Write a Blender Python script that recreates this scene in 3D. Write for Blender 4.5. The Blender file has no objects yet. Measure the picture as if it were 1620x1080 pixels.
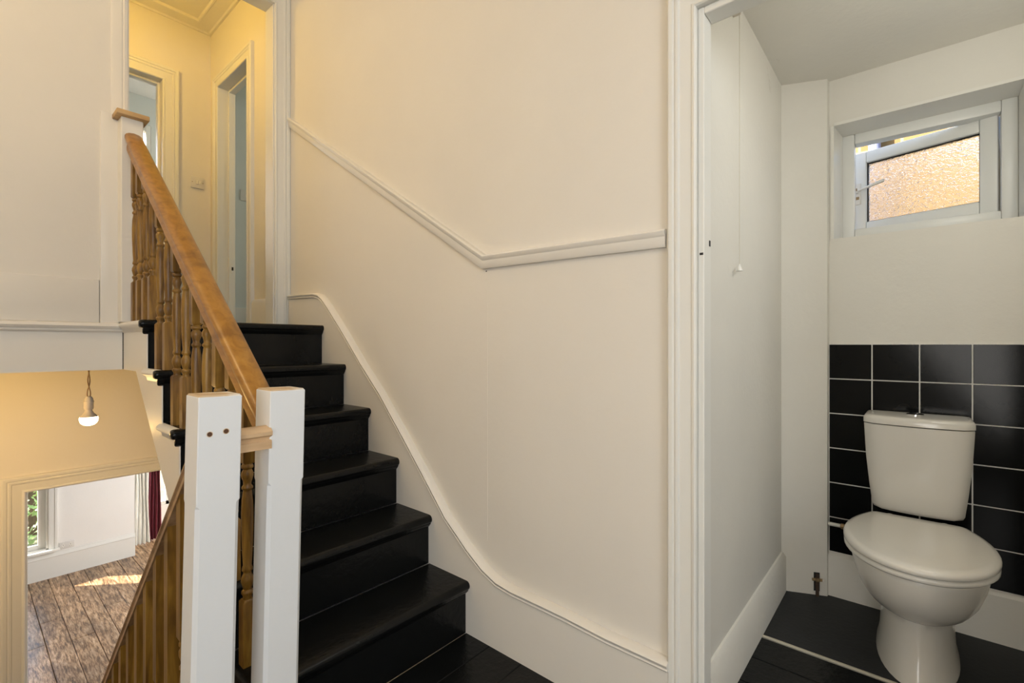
import bpy, bmesh, math, random
from mathutils import Vector, Matrix

random.seed(7)
SC = bpy.context.scene
COL = SC.collection
H = 1.07                                     # eye height above the half landing

# ------------------------------------------------------------------ camera
cam_d = bpy.data.cameras.new('camera')
cam = bpy.data.objects.new('camera', cam_d)
COL.objects.link(cam)
cam.location = (0, 0, H)
cam.rotation_euler = (math.radians(90), 0, math.radians(-49.48))
cam_d.lens = 36 * 750 / 1620
cam_d.sensor_width = 36
cam_d.sensor_fit = 'HORIZONTAL'
cam_d.shift_y = 5 / 1620
cam_d.clip_start = 0.02
SC.camera = cam

# ------------------------------------------------------------------ light
SUN_DIR = Vector((0.50, -0.47, -0.40)).normalized()      # the way sunlight travels
w = bpy.data.worlds.new('sky')
SC.world = w
w.use_nodes = True
nt = w.node_tree
nt.nodes.clear()
wo = nt.nodes.new('ShaderNodeOutputWorld')
bg = nt.nodes.new('ShaderNodeBackground')
sky = nt.nodes.new('ShaderNodeTexSky')
sky.sky_type = 'NISHITA'
sky.sun_disc = False
sky.sun_elevation = math.asin(-SUN_DIR.z)
sky.sun_rotation = math.atan2(-SUN_DIR.x, -SUN_DIR.y)
sky.air_density = 1.0
sky.dust_density = 2.0
nt.links.new(sky.outputs[0], bg.inputs[0])
nt.links.new(bg.outputs[0], wo.inputs[0])
bg.inputs[1].default_value = 1.0

def lamp(name, kind, loc, energy, color, size=0.1, size_y=None, direction=None):
    d = bpy.data.lights.new(name, kind)
    d.energy = energy
    d.color = color
    if kind == 'AREA':
        d.shape = 'RECTANGLE'
        d.size = size
        d.size_y = size_y or size
    elif kind == 'POINT':
        d.shadow_soft_size = size
    o = bpy.data.objects.new(name, d)
    COL.objects.link(o)
    o.location = loc
    if direction is not None:
        o.rotation_euler = Vector(direction).to_track_quat('-Z', 'Y').to_euler()
    return o

sun = lamp('sun', 'SUN', (0, 12, 9), 30.0, (1.0, 0.93, 0.82), direction=SUN_DIR)
sun.data.angle = math.radians(0.6)
# daylight of the landing window behind the camera
lamp('landing_window_light', 'AREA', (-0.25, -1.55, 1.75), 34, (0.90, 0.95, 1.0), 1.0, 1.3, (0.12, 1, -0.10))
# soft side fill, added to light the long wall evenly; no window there
lamp('landing_side_fill_light', 'AREA', (-1.36, -0.35, 0.85), 25, (1.0, 0.965, 0.91), 1.0, 1.2, (1, 0.25, -0.18))
# warm ceiling lamp over the half landing
lamp('hall_lamp_light', 'POINT', (-0.75, 1.95, 2.85), 23, (1.0, 0.72, 0.38), 0.12)
# warm ceiling lamp of the top landing
lamp('top_landing_lamp_light', 'POINT', (0.35, 3.35, 3.02), 16.5, (1.0, 0.62, 0.13), 0.05)
# ceiling lamp of the toilet
lamp('toilet_lamp_light', 'POINT', (1.62, -0.32, 1.88), 5.2, (1.0, 0.97, 0.89), 0.10)
# added warm fill, out of view, brightening the lower hall's far wall
lamp('lower_hall_fill_light', 'AREA', (-0.45, 2.95, 0.88), 13.5, (1.0, 0.60, 0.19), 0.5, 0.12, (0.45, 1, -0.60))
# soft daylight for the rooms beyond the doors
lamp('upper_room_fill_light', 'AREA', (3.3, 4.9, 2.4), 21, (0.93, 0.98, 0.93), 0.9, 1.2, (-1, 0, 0))  # added fill from the blank side wall, clear of the door jamb
lamp('side_room_window_light', 'AREA', (2.9, 3.1, 2.4), 6.0, (1.0, 0.98, 0.78), 0.6, 0.9, (-1, 0.3, 0))
lamp('lower_room_fill_light', 'AREA', (3.3, 6.2, -0.4), 112, (0.97, 0.98, 1.0), 2.2, 1.6, (-1, 0.12, -0.1))  # added fill to brighten the far wall; no window on this side

SC.view_settings.view_transform = 'Standard'
SC.view_settings.look = 'None'
SC.view_settings.exposure = 0.0
SC.view_settings.gamma = 1.0
SC.view_settings.use_curve_mapping = False

# ------------------------------------------------------------------ helpers
FX, FY = math.sin(math.radians(49.48)), math.cos(math.radians(49.48))

def hit(px, py, axis, val):
    """photo pixel -> (x, y, z) on the plane axis = val"""
    a = (px - 810) / 750
    c = -(py - 545) / 750
    dx = FX + a * FY
    dy = FY - a * FX
    t = val / (dx if axis == 'x' else dy)
    return Vector((dx * t, dy * t, H + c * t))

class MB:
    def __init__(self):
        self.bm = bmesh.new()

    def poly(self, pts):
        return self.bm.faces.new([self.bm.verts.new(p) for p in pts])

    def box(self, x0, x1, y0, y1, z0, z1):
        v = [self.bm.verts.new((x, y, z)) for x in (x0, x1) for y in (y0, y1) for z in (z0, z1)]
        for f in ((0, 1, 3, 2), (4, 6, 7, 5), (0, 4, 5, 1), (2, 3, 7, 6), (0, 2, 6, 4), (1, 5, 7, 3)):
            self.bm.faces.new([v[i] for i in f])
        return self

    def prism(self, pts, axis, a0, a1):
        """pts are 2-D in the plane across the axis: x -> (y, z), y -> (x, z), z -> (x, y)"""
        def P(p, a):
            return {'x': (a, p[0], p[1]), 'y': (p[0], a, p[1]), 'z': (p[0], p[1], a)}[axis]
        A = [self.bm.verts.new(P(p, a0)) for p in pts]
        B = [self.bm.verts.new(P(p, a1)) for p in pts]
        self.bm.faces.new(A)
        self.bm.faces.new(B[::-1])
        n = len(pts)
        for i in range(n):
            self.bm.faces.new((A[i], B[i], B[(i + 1) % n], A[(i + 1) % n]))
        return self

    def loft(self, rings, closed=True, cap=True):
        R = [[self.bm.verts.new(p) for p in r] for r in rings]
        n = len(R[0])
        for a, b in zip(R, R[1:]):
            for i in range(n if closed else n - 1):
                j = (i + 1) % n
                self.bm.faces.new((a[i], a[j], b[j], b[i]))
        if cap and closed:
            self.bm.faces.new(R[0][::-1])
            self.bm.faces.new(R[-1])
        return self

    def lathe(self, prof, c, segs=16, axis='z'):
        rings = []
        for r, h in prof:
            ring = []
            for i in range(segs):
                a = 2 * math.pi * i / segs
                p = (r * math.cos(a), r * math.sin(a))
                ring.append({'z': (c[0] + p[0], c[1] + p[1], c[2] + h),
                             'x': (c[0] + h, c[1] + p[0], c[2] + p[1]),
                             'y': (c[0] + p[0], c[1] + h, c[2] + p[1])}[axis])
            rings.append(ring)
        return self.loft(rings)

    def tube(self, pts, r, segs=8):
        pts = [Vector(p) for p in pts]
        rings = []
        for i, p in enumerate(pts):
            d = (pts[min(i + 1, len(pts) - 1)] - pts[max(i - 1, 0)]).normalized()
            up = Vector((0, 0, 1)) if abs(d.z) < 0.9 else Vector((1, 0, 0))
            s = d.cross(up).normalized()
            u = s.cross(d)
            rr = r[i] if isinstance(r, (list, tuple)) else r
            rings.append([p + rr * (s * math.cos(2 * math.pi * k / segs) + u * math.sin(2 * math.pi * k / segs)) for k in range(segs)])
        return self.loft(rings)

    def sweep(self, prof, pts, P):
        """open path of 2-D points pts, closed profile (side offset, depth); P(s, z, d) -> 3-D. Mitred."""
        n = len(pts)
        pts = [Vector(p) for p in pts]
        rings = []
        for i, p in enumerate(pts):
            d0 = (p - pts[i - 1]).normalized() if i else (pts[1] - p).normalized()
            d1 = (pts[i + 1] - p).normalized() if i < n - 1 else d0
            n0 = Vector((-d0.y, d0.x))
            n1 = Vector((-d1.y, d1.x))
            m = (n0 + n1)
            m = m / max(0.25, m.dot(n0))
            rings.append([P(p.x + m.x * o, p.y + m.y * o, d) for o, d in prof])
        return self.loft(rings)

    def xform(self, M):
        bmesh.ops.transform(self.bm, matrix=M, verts=self.bm.verts)
        return self

    def build(self, name, mat, parent=None, bevel=0.0, segs=2, sharp=35, smooth=True):
        bm = self.bm
        bmesh.ops.recalc_face_normals(bm, faces=bm.faces)
        if bevel:
            ed = [e for e in bm.edges if len(e.link_faces) == 2 and e.calc_face_angle(0) > math.radians(35)]
            bmesh.ops.bevel(bm, geom=ed, offset=bevel, segments=segs, affect='EDGES', profile=0.5, clamp_overlap=True)
        root = parent
        while root is not None and root.parent is not None:
            root = root.parent
        if root is not None:
            bmesh.ops.translate(bm, vec=-root.location, verts=bm.verts)
        me = bpy.data.meshes.new(name)
        bm.to_mesh(me)
        bm.free()
        if smooth:
            me.polygons.foreach_set('use_smooth', [True] * len(me.polygons))
            me.set_sharp_from_angle(angle=math.radians(sharp))
        me.materials.append(mat)
        o = bpy.data.objects.new(name, me)
        COL.objects.link(o)
        if parent is not None:
            o.parent = parent
        return o

def tag(o, label, cat, group=None):
    o['label'] = label
    o['category'] = cat
    if group:
        o['group'] = group
    return o

def thing(name, loc, label, cat, group=None):
    o = bpy.data.objects.new(name, None)
    o.empty_display_size = 0.1
    COL.objects.link(o)
    o.location = loc
    return tag(o, label, cat, group)

def struct(name, loc=(0, 0, 0)):
    o = bpy.data.objects.new(name, None)
    o.empty_display_size = 0.1
    COL.objects.link(o)
    o.location = loc
    o['kind'] = 'structure'
    return o

def S(o, label=None):
    o['kind'] = 'structure'
    if label:
        o['label'] = label
    return o

# ------------------------------------------------------------------ materials
def new_mat(name):
    m = bpy.data.materials.new(name)
    m.use_nodes = True
    t = m.node_tree
    return m, t, t.nodes['Principled BSDF']

def N(t, kind, **kw):
    n = t.nodes.new(kind)
    for k, v in kw.items():
        setattr(n, k, v)
    return n

def coords(t, scale=(1, 1, 1), rot=(0, 0, 0)):
    tc = N(t, 'ShaderNodeTexCoord')
    mp = N(t, 'ShaderNodeMapping')
    mp.inputs['Scale'].default_value = scale
    mp.inputs['Rotation'].default_value = rot
    t.links.new(tc.outputs['Object'], mp.inputs['Vector'])
    return mp.outputs['Vector']

def noise(t, vec, scale, detail=4, rough=0.55, dist=0.0):
    n = N(t, 'ShaderNodeTexNoise')
    n.inputs['Scale'].default_value = scale
    n.inputs['Detail'].default_value = detail
    n.inputs['Roughness'].default_value = rough
    n.inputs['Distortion'].default_value = dist
    t.links.new(vec, n.inputs['Vector'])
    return n.outputs['Fac']

def ramp(t, fac, stops):
    r = N(t, 'ShaderNodeValToRGB')
    el = r.color_ramp.elements
    while len(el) < len(stops):
        el.new(0.5)
    for e, (p, c) in zip(el, stops):
        e.position = p
        e.color = (c[0], c[1], c[2], 1)
    t.links.new(fac, r.inputs['Fac'])
    return r.outputs['Color']

def bump(t, b, fac, strength, dist):
    bp = N(t, 'ShaderNodeBump')
    bp.inputs['Strength'].default_value = strength
    bp.inputs['Distance'].default_value = dist
    t.links.new(fac, bp.inputs['Height'])
    t.links.new(bp.outputs['Normal'], b.inputs['Normal'])

def paint(name, col, rough=0.6, var=0.04, bscale=60, bstr=0.15, spec=0.4, dirt=None):
    m, t, b = new_mat(name)
    v = coords(t)
    f = noise(t, v, 2.2, 5)
    c0 = [c * (1 - var) for c in col]
    c1 = [min(1, c * (1 + var)) for c in col]
    out = ramp(t, f, [(0.3, c0), (0.7, c1)])
    if dirt:
        f3 = noise(t, v, dirt[0], 6, 0.65)
        mk = ramp(t, f3, [(dirt[1], (0, 0, 0)), (dirt[1] + 0.12, (1, 1, 1))])
        mx = N(t, 'ShaderNodeMix', data_type='RGBA')
        t.links.new(mk, mx.inputs[0])
        t.links.new(out, mx.inputs[6])
        mx.inputs[7].default_value = (*dirt[2], 1)
        out = mx.outputs[2]
    t.links.new(out, b.inputs['Base Color'])
    b.inputs['Roughness'].default_value = rough
    b.inputs['Specular IOR Level'].default_value = spec
    f2 = noise(t, v, bscale, 3)
    bump(t, b, f2, bstr, 0.004)
    return m

def wood(name, dark, mid, light, rough=0.35, scale=(1, 1, 1), rot=(0, 0, 0), grain=9, spec=0.5):
    m, t, b = new_mat(name)
    v = coords(t, scale, rot)
    f = noise(t, v, grain, 6, 0.6, 0.8)
    f2 = noise(t, coords(t), 7, 3, 0.5, 0.3)
    base = ramp(t, f, [(0.3, dark), (0.5, mid), (0.72, light)])
    k = ramp(t, f2, [(0.30, (0.42, 0.34, 0.28)), (0.45, (1, 1, 1))])
    mx = N(t, 'ShaderNodeMix', data_type='RGBA', blend_type='MULTIPLY')
    mx.inputs[0].default_value = 0.8
    t.links.new(base, mx.inputs[6])
    t.links.new(k, mx.inputs[7])
    t.links.new(mx.outputs[2], b.inputs['Base Color'])
    b.inputs['Roughness'].default_value = rough
    b.inputs['Specular IOR Level'].default_value = spec
    bump(t, b, f, 0.12, 0.003)
    return m

def plain(name, col, rough=0.4, metal=0.0, spec=0.5):
    m, t, b = new_mat(name)
    b.inputs['Base Color'].default_value = (*col, 1)
    b.inputs['Roughness'].default_value = rough
    b.inputs['Metallic'].default_value = metal
    b.inputs['Specular IOR Level'].default_value = spec
    return m

M_wall = paint('wall_paint', (0.80, 0.765, 0.70), 0.7, 0.02, 45, 0.12)
M_trim = paint('gloss_trim', (0.82, 0.79, 0.73), 0.35, 0.02, 30, 0.10)
M_frame = paint('door_frame_paint', (0.80, 0.79, 0.74), 0.38, 0.02, 30, 0.12)
M_wc = paint('wc_wall_paint', (0.77, 0.75, 0.69), 0.75, 0.03, 40, 0.3, dirt=(5, 0.70, (0.58, 0.55, 0.47)))
M_ceil = paint('ceiling_paint', (0.80, 0.77, 0.71), 0.8, 0.02, 90, 0.25)
M_room = paint('lower_room_paint', (0.84, 0.82, 0.78), 0.7, 0.02, 45, 0.1)
M_upper = paint('upper_room_paint', (0.68, 0.71, 0.68), 0.7, 0.03, 45, 0.1)
M_newel = paint('newel_paint', (0.78, 0.80, 0.82), 0.42, 0.02, 35, 0.15, dirt=(7, 0.68, (0.66, 0.65, 0.56)))
M_black = paint('black_gloss_paint', (0.006, 0.0065, 0.0065), 0.27, 0.2, 45, 0.35, 0.22)
M_slate = paint('dark_floor_sheet', (0.030, 0.031, 0.032), 0.6, 0.3, 60, 0.3, 0.25)
M_tile = paint('black_tile_glaze', (0.004, 0.0045, 0.0045), 0.14, 0.2, 25, 0.03, 0.15)
M_strip = paint('joint_filler', (0.52, 0.48, 0.38), 0.8, 0.15, 60, 0.4)
M_grout = paint('white_grout', (0.84, 0.82, 0.77), 0.85, 0.04, 90, 0.3)
A_UP = math.atan(0.777)
A_DN = -math.atan(0.983)
M_rail = wood('handrail_pine', (0.25, 0.105, 0.014), (0.37, 0.170, 0.026), (0.45, 0.225, 0.042), 0.30,
              (6, 0.6, 6), (-A_UP, 0, 0), 6)
M_rail2 = wood('lower_rail_wood', (0.20, 0.115, 0.055), (0.30, 0.18, 0.09), (0.40, 0.25, 0.14), 0.35,
               (6, 0.6, 6), (-A_DN, 0, 0), 6)
M_spin = wood('baluster_wood', (0.085, 0.034, 0.004), (0.22, 0.110, 0.014), (0.38, 0.215, 0.040), 0.38, (5, 5, 0.5), (0, 0, 0), 7)
M_raw = wood('raw_pine', (0.50, 0.32, 0.17), (0.62, 0.42, 0.24), (0.70, 0.50, 0.30), 0.55, (0.6, 5, 5), (0, 0, 0), 7)
M_newraw = paint('newel_bare_end', (0.60, 0.44, 0.27), 0.6, 0.1, 40, 0.2, dirt=(9, 0.55, (0.80, 0.77, 0.70)))
M_cap = wood('newel_cap_pine', (0.42, 0.25, 0.10), (0.55, 0.35, 0.15), (0.62, 0.42, 0.20), 0.5, (0.8, 5, 5), (0, 0, 0), 7)
M_plastic = plain('switch_plastic', (0.72, 0.70, 0.66), 0.35)
M_dark = plain('dark_slot', (0.02, 0.018, 0.016), 0.7)
M_holewood = plain('drilled_wood', (0.10, 0.045, 0.02), 0.8)
M_upvc = paint('upvc_frame', (0.80, 0.81, 0.78), 0.3, 0.02, 20, 0.04, dirt=(9, 0.74, (0.60, 0.58, 0.50)))
M_ceram = paint('ceramic', (0.74, 0.715, 0.655), 0.14, 0.01, 4, 0.01, 0.5)
M_chrome = plain('chrome', (0.75, 0.75, 0.75), 0.15, 1.0)
M_brass = plain('old_brass', (0.34, 0.24, 0.13), 0.45, 0.8)
M_rust = paint('rusty_pipe', (0.07, 0.045, 0.03), 0.7, 0.4, 60, 0.5)
M_cordm = plain('brown_flex', (0.30, 0.20, 0.12), 0.6)
M_holder = plain('lampholder_plastic', (0.66, 0.60, 0.52), 0.4)
M_string = plain('cord_string', (0.62, 0.58, 0.48), 0.8)
M_white_pl = plain('white_plastic', (0.80, 0.78, 0.72), 0.4)

# worn floorboards of the lower room
def boards_mat():
    m, t, b = new_mat('worn_floorboards')
    v = coords(t, (9, 1.1, 1))
    f = noise(t, v, 5.0, 11, 0.80, 0.25)
    f2 = noise(t, coords(t, (2.2, 0.8, 1)), 2.6, 6, 0.62)
    base = ramp(t, f, [(0.39, (0.075, 0.037, 0.016)), (0.46, (0.23, 0.125, 0.055)), (0.52, (0.50, 0.325, 0.18)), (0.63, (0.76, 0.60, 0.43))])
    k = ramp(t, f2, [(0.35, (0.5, 0.44, 0.40)), (0.58, (1.15, 1.1, 1.05))])
    oi = N(t, 'ShaderNodeObjectInfo')
    hs = N(t, 'ShaderNodeMapRange')
    hs.inputs['To Min'].default_value = 0.7
    hs.inputs['To Max'].default_value = 1.15
    t.links.new(oi.outputs['Random'], hs.inputs['Value'])
    mx = N(t, 'ShaderNodeMix', data_type='RGBA', blend_type='MULTIPLY')
    mx.inputs[0].default_value = 0.9
    t.links.new(base, mx.inputs[6])
    t.links.new(k, mx.inputs[7])
    mv = N(t, 'ShaderNodeMix', data_type='RGBA', blend_type='MULTIPLY')
    mv.inputs[0].default_value = 1.0
    t.links.new(mx.outputs[2], mv.inputs[6])
    t.links.new(hs.outputs[0], mv.inputs[7])
    t.links.new(mv.outputs[2], b.inputs['Base Color'])
    b.inputs['Roughness'].default_value = 0.28
    bump(t, b, f, 0.2, 0.004)
    return m
M_boards = boards_mat()

def brick_mat():
    m, t, b = new_mat('yellow_stock_brick')
    v = coords(t, (1, 1, 1), (math.radians(90), 0, math.radians(90)))
    tc = N(t, 'ShaderNodeTexCoord')
    sep = N(t, 'ShaderNodeSeparateXYZ')
    cmb = N(t, 'ShaderNodeCombineXYZ')
    t.links.new(tc.outputs['Object'], sep.inputs[0])
    t.links.new(sep.outputs['Y'], cmb.inputs['X'])
    t.links.new(sep.outputs['Z'], cmb.inputs['Y'])
    br = N(t, 'ShaderNodeTexBrick')
    br.inputs['Scale'].default_value = 1.0
    br.inputs['Brick Width'].default_value = 0.225
    br.inputs['Row Height'].default_value = 0.075
    br.inputs['Mortar Size'].default_value = 0.008
    br.inputs['Color1'].default_value = (0.145, 0.086, 0.026, 1)
    br.inputs['Color2'].default_value = (0.18, 0.113, 0.040, 1)
    br.inputs['Mortar'].default_value = (0.22, 0.17, 0.11, 1)
    t.links.new(cmb.outputs[0], br.inputs['Vector'])
    t.links.new(br.outputs['Color'], b.inputs['Base Color'])
    b.inputs['Roughness'].default_value = 0.9
    return m
M_brick = brick_mat()

def glass_mat(name, rough, bscale, bstr, tint=(1, 1, 1)):
    m, t, b = new_mat(name)
    b.inputs['Base Color'].default_value = (*tint, 1)
    b.inputs['Transmission Weight'].default_value = 1.0
    b.inputs['Roughness'].default_value = rough
    b.inputs['IOR'].default_value = 1.45
    if bstr:
        f = noise(t, coords(t, (1, 1, 1.6)), bscale, 2, 0.5, 0.6)
        bump(t, b, f, bstr, 0.01)
    return m
M_obscure = glass_mat('obscure_glass', 0.12, 75, 0.6, (0.76, 0.76, 0.75))

def clear_glass():
    m, t, b = new_mat('window_glass')
    out = t.nodes['Material Output']
    tr = N(t, 'ShaderNodeBsdfTransparent')
    gl = N(t, 'ShaderNodeBsdfGlossy')
    gl.inputs['Roughness'].default_value = 0.02
    mx = N(t, 'ShaderNodeMixShader')
    mx.inputs[0].default_value = 0.06
    t.links.new(tr.outputs[0], mx.inputs[1])
    t.links.new(gl.outputs[0], mx.inputs[2])
    t.links.new(mx.outputs[0], out.inputs['Surface'])
    return m
M_glass = clear_glass()

def emit(name, col, strength):
    m, t, b = new_mat(name)
    b.inputs['Base Color'].default_value = (0.9, 0.85, 0.75, 1)
    b.inputs['Emission Color'].default_value = (*col, 1)
    b.inputs['Emission Strength'].default_value = strength
    return m
M_bulb = emit('lit_bulb', (1.0, 0.78, 0.45), 14)

def cloth(name, col):
    m, t, b = new_mat(name)
    f = noise(t, coords(t, (1, 1, 0.2)), 30, 3)
    c = ramp(t, f, [(0.3, [q * 0.85 for q in col]), (0.7, col)])
    t.links.new(c, b.inputs['Base Color'])
    b.inputs['Roughness'].default_value = 0.85
    b.inputs['Sheen Weight'].default_value = 0.2
    return m
M_cream_cloth = cloth('cream_curtain', (0.90, 0.89, 0.83))
M_red_cloth = cloth('burgundy_curtain', (0.20, 0.012, 0.035))
M_leaf = paint('leaf_green', (0.22, 0.33, 0.12), 0.6, 0.4, 8, 0.1)
M_bark = paint('bark', (0.10, 0.07, 0.045), 0.9, 0.3, 30, 0.5)
M_ground = paint('garden_ground', (0.16, 0.16, 0.10), 0.95, 0.3, 8, 0.3)
M_pipe_blue = plain('grey_blue_pipe', (0.16, 0.17, 0.26), 0.5)

# ------------------------------------------------------------------ setting
AX = 1.25            # face of the long wall beside the stairs
FYW = 4.08           # face of the far wall, upstairs and downstairs
UPZ = 1.17           # top landing floor
CZ = 3.434           # ceiling
LZ = -1.83           # lower hall floor
SOF = 0.957          # underside of the top landing floor
LYW = 2.77           # face of the wall over the stairwell
WX = 2.436           # WC back wall face
DY = 0.45            # WC side wall face
WCC = 2.20           # WC ceiling
SX_ = 0.494          # open side of the stairs

# long wall beside the stairs, with the WC door opening and the small room's door opening
m = MB()
m.box(AX, AX + 0.085, -1.7, -0.40, LZ, CZ)
m.box(AX, AX + 0.085, -0.40, 0.436, LZ, -0.16)
m.box(AX, AX + 0.085, -0.40, 0.436, 1.944, CZ)
m.box(AX, AX + 0.085, 0.436, 3.35, LZ, CZ)
m.box(AX, AX + 0.085, 3.35, 3.89, LZ, UPZ)
m.box(AX, AX + 0.085, 3.35, 3.89, 2.955, CZ)
m.box(AX, AX + 0.085, 3.89, FYW, LZ, CZ)
S(m.build('wall_right', M_wall))

# far wall: door to an upper room, door to the lower room
m = MB()
m.box(-1.4, 0.15, FYW, FYW + 0.1, UPZ, CZ)
m.box(0.15, 0.947, FYW, FYW + 0.1, 2.955, CZ)
m.box(0.947, 3.4, FYW, FYW + 0.1, UPZ, CZ)
m.box(-1.4, 3.4, FYW, FYW + 0.1, SOF - 0.02, UPZ)
m.box(-1.4, 0.26, FYW, FYW + 0.1, LZ, SOF - 0.02)
m.box(0.26, 1.06, FYW, FYW + 0.1, 0.186, SOF - 0.02)
m.box(1.06, 3.4, FYW, FYW + 0.1, LZ, SOF - 0.02)
S(m.build('wall_far', M_wall))

# wall over the stairwell, and the header and nib of the cased opening
m = MB()
m.box(-1.4, 0.508, LYW, LYW + 0.1, UPZ, CZ)
m.box(0.508, 1.166, LYW, LYW + 0.1, 3.002, CZ)
m.box(1.166, AX, LYW, LYW + 0.1, UPZ, CZ)
S(m.build('wall_left', M_wall))
wl = bpy.data.objects['wall_left']
MB().box(-1.4, 0.49, LYW - 0.012, LYW, SOF, UPZ - 0.04).build('fascia_board', M_trim, wl)
m = MB()
prof = [(UPZ - 0.045, 0.0), (UPZ - 0.045, 0.018), (UPZ - 0.038, 0.026), (UPZ - 0.030, 0.022), (UPZ - 0.028, 0.032), (UPZ - 0.018, 0.040),
        (UPZ - 0.006, 0.036), (UPZ - 0.002, 0.022), (UPZ - 0.002, 0.0)]
m.prism([(LYW - d, z) for z, d in prof], 'x', -1.4, 0.489)
m.build('nosing_moulding', M_trim, wl)
MB().box(-1.4, 0.41, LYW - 0.010, LYW, UPZ - 0.002, 1.358).build('skirting_board', M_trim, wl, bevel=0.004)
MB().box(0.412, 0.478, LYW - 0.018, LYW, UPZ - 0.04, 2.11).build('corner_boxing', M_trim, wl, bevel=0.004)

# other enclosing walls
MB_ = MB()
MB_.box(-1.5, -1.4, -1.7, 5.7, LZ, CZ)
S(MB_.build('wall_stairwell', M_wall))
m = MB()
m.box(-1.4, AX + 0.085, -1.7, -1.6, LZ, CZ)
S(m.build('wall_back', M_wall))

# ceilings and floors
m = MB()
m.box(-1.5, AX + 0.085, -1.7, 5.7, CZ, CZ + 0.08)
m.box(AX + 0.085, 3.5, 2.5, 5.7, CZ, CZ + 0.08)
cei = S(m.build('ceiling', M_ceil))
# batten border of the top landing ceiling
m = MB()
pr = [(0, 0), (0, 0.026), (0.014, 0.028), (0.022, 0.018), (0.100, 0.014), (0.106, 0.020), (0.114, 0.018), (0.118, 0.0)]
m.sweep([(w_, d) for w_, d in pr], [(AX, LYW + 0.1), (AX, FYW), (-1.4, FYW)], lambda a, b, d: (a, b, CZ - d))
S(m.build('trim_1', M_ceil))
m = MB()
m.box(-1.4, AX, LYW, FYW, SOF, UPZ)
m.box(SX_ + 0.003, AX - 0.022, 2.56, LYW, SOF, UPZ - 0.03)
m.box(-1.4, 3.4, FYW + 0.1, 5.7, SOF, UPZ)
m.box(AX + 0.085, 3.4, 2.6, FYW, SOF, UPZ)
m.box(-1.5, 3.4, 5.7, 9.4, SOF, UPZ)
S(m.build('floor_upper', M_black))

# half landing floor: black painted boards
fl = struct('floor_landing')
MB().box(-1.4, AX, -1.6, 1.19, -0.16, -0.012).build('joist_deck', M_black, fl)
MB().box(0.415, AX, 1.185, 1.275, -0.16, -0.012).build('joist_deck', M_black, fl)
y = -1.6
while y < 1.19:
    y1 = y + 0.145
    MB().box(-1.4 if y1 < 1.21 else 0.415, AX - 0.019, y, min(y1, 1.2765) - 0.0015, -0.024, 0.0).build('floorboard', M_black, fl, bevel=0.002, segs=1)
    y += 0.145

# upper rooms seen through the two top doors
m = MB()
m.box(-1.4, 0.30, 5.6, 5.7, UPZ, CZ)
m.box(0.30, 1.21, 5.6, 5.7, UPZ, 2.0)
m.box(0.30, 1.21, 5.6, 5.7, 3.17, CZ)
m.box(1.21, 3.4, 5.6, 5.7, UPZ, CZ)
S(m.build('wall_upper_far', M_upper))
S(MB().box(3.4, 3.5, 2.5, 5.7, SOF, CZ).build('wall_upper_side', M_upper))
S(MB().box(AX + 0.085, 3.4, 2.5, 2.6, SOF, CZ).build('wall_upper_near', M_upper))
# skin of the far wall inside the small side room
S(MB().box(AX + 0.085, 3.4, FYW - 0.012, FYW - 0.001, UPZ, CZ).build('wall_side_room', M_upper))
S(MB().box(1.36, 3.4, FYW - 0.032, FYW - 0.012, UPZ, UPZ + 0.19).build('baseboard_side_room', M_trim, bevel=0.004))

# ---- lower room
rf = struct('floor_lower', (0, 0, LZ))
MB().box(-1.5, 3.4, -1.7, 9.4, LZ - 0.12, LZ - 0.022).build('subfloor', M_dark, rf)
xb = -1.4
bi = 0
while xb < 3.3:
    wdt = 0.165 + random.uniform(-0.012, 0.012)
    cuts = [-1.6, random.uniform(1.5, 3.0), 4.16, random.uniform(5.4, 8.6), 9.3]
    if wdt + xb > 0.1 and xb < 2.4:
        pass
    else:
        cuts = [-1.6, 4.16, 9.3]
    for y0, y1 in zip(cuts, cuts[1:]):
        MB().box(xb + 0.002, xb + wdt - 0.002, y0 + 0.001, y1 - 0.001, LZ - 0.022, LZ + random.uniform(-0.002, 0.001)) \
            .build('floorboard', M_boards, rf, bevel=0.003, segs=1)
    xb += wdt

RY = 8.2
WIN0, WIN1, WSILL, WTOP = 0.235, 0.735, -1.47, 0.70
m = MB()
m.box(-1.4, WIN0, RY, RY + 0.12, LZ, SOF)
m.box(WIN0, WIN1, RY, RY + 0.12, LZ, WSILL)
m.box(WIN0, WIN1, RY, RY + 0.12, WTOP, SOF)
m.box(WIN1, 1.588, RY, RY + 0.12, LZ, SOF)
m.box(1.50, 1.588, RY + 0.12, 9.3, LZ, SOF)
S(m.build('wall_lower_far', M_room))
# bay front with wide window opening, and the far end wall of the room
m = MB()
m.box(1.588, 3.4, 9.2, 9.3, LZ, -1.5)
m.box(1.588, 3.4, 9.2, 9.3, 0.75, SOF)
m.box(1.588, 1.70, 9.2, 9.3, -1.5, 0.75)
m.box(3.2, 3.4, 9.2, 9.3, -1.5, 0.75)
S(m.build('wall_bay', M_room))
S(MB().box(3.4, 3.5, -1.7, 9.4, LZ, SOF).build('wall_lower_side', M_room))
S(MB().box(-1.5, -1.4, 5.7, 9.4, LZ, SOF).build('wall_lower_left', M_room))
m = MB()
m.prism([(RY, LZ), (RY - 0.022, LZ), (RY - 0.022, LZ + 0.255), (RY - 0.030, LZ + 0.262), (RY - 0.026, LZ + 0.275), (RY - 0.014, LZ + 0.290), (RY - 0.010, LZ + 0.31), (RY, LZ + 0.31)],
        'x', -1.4, 1.59)
S(m.build('baseboard_lower_far', M_frame))

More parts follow.
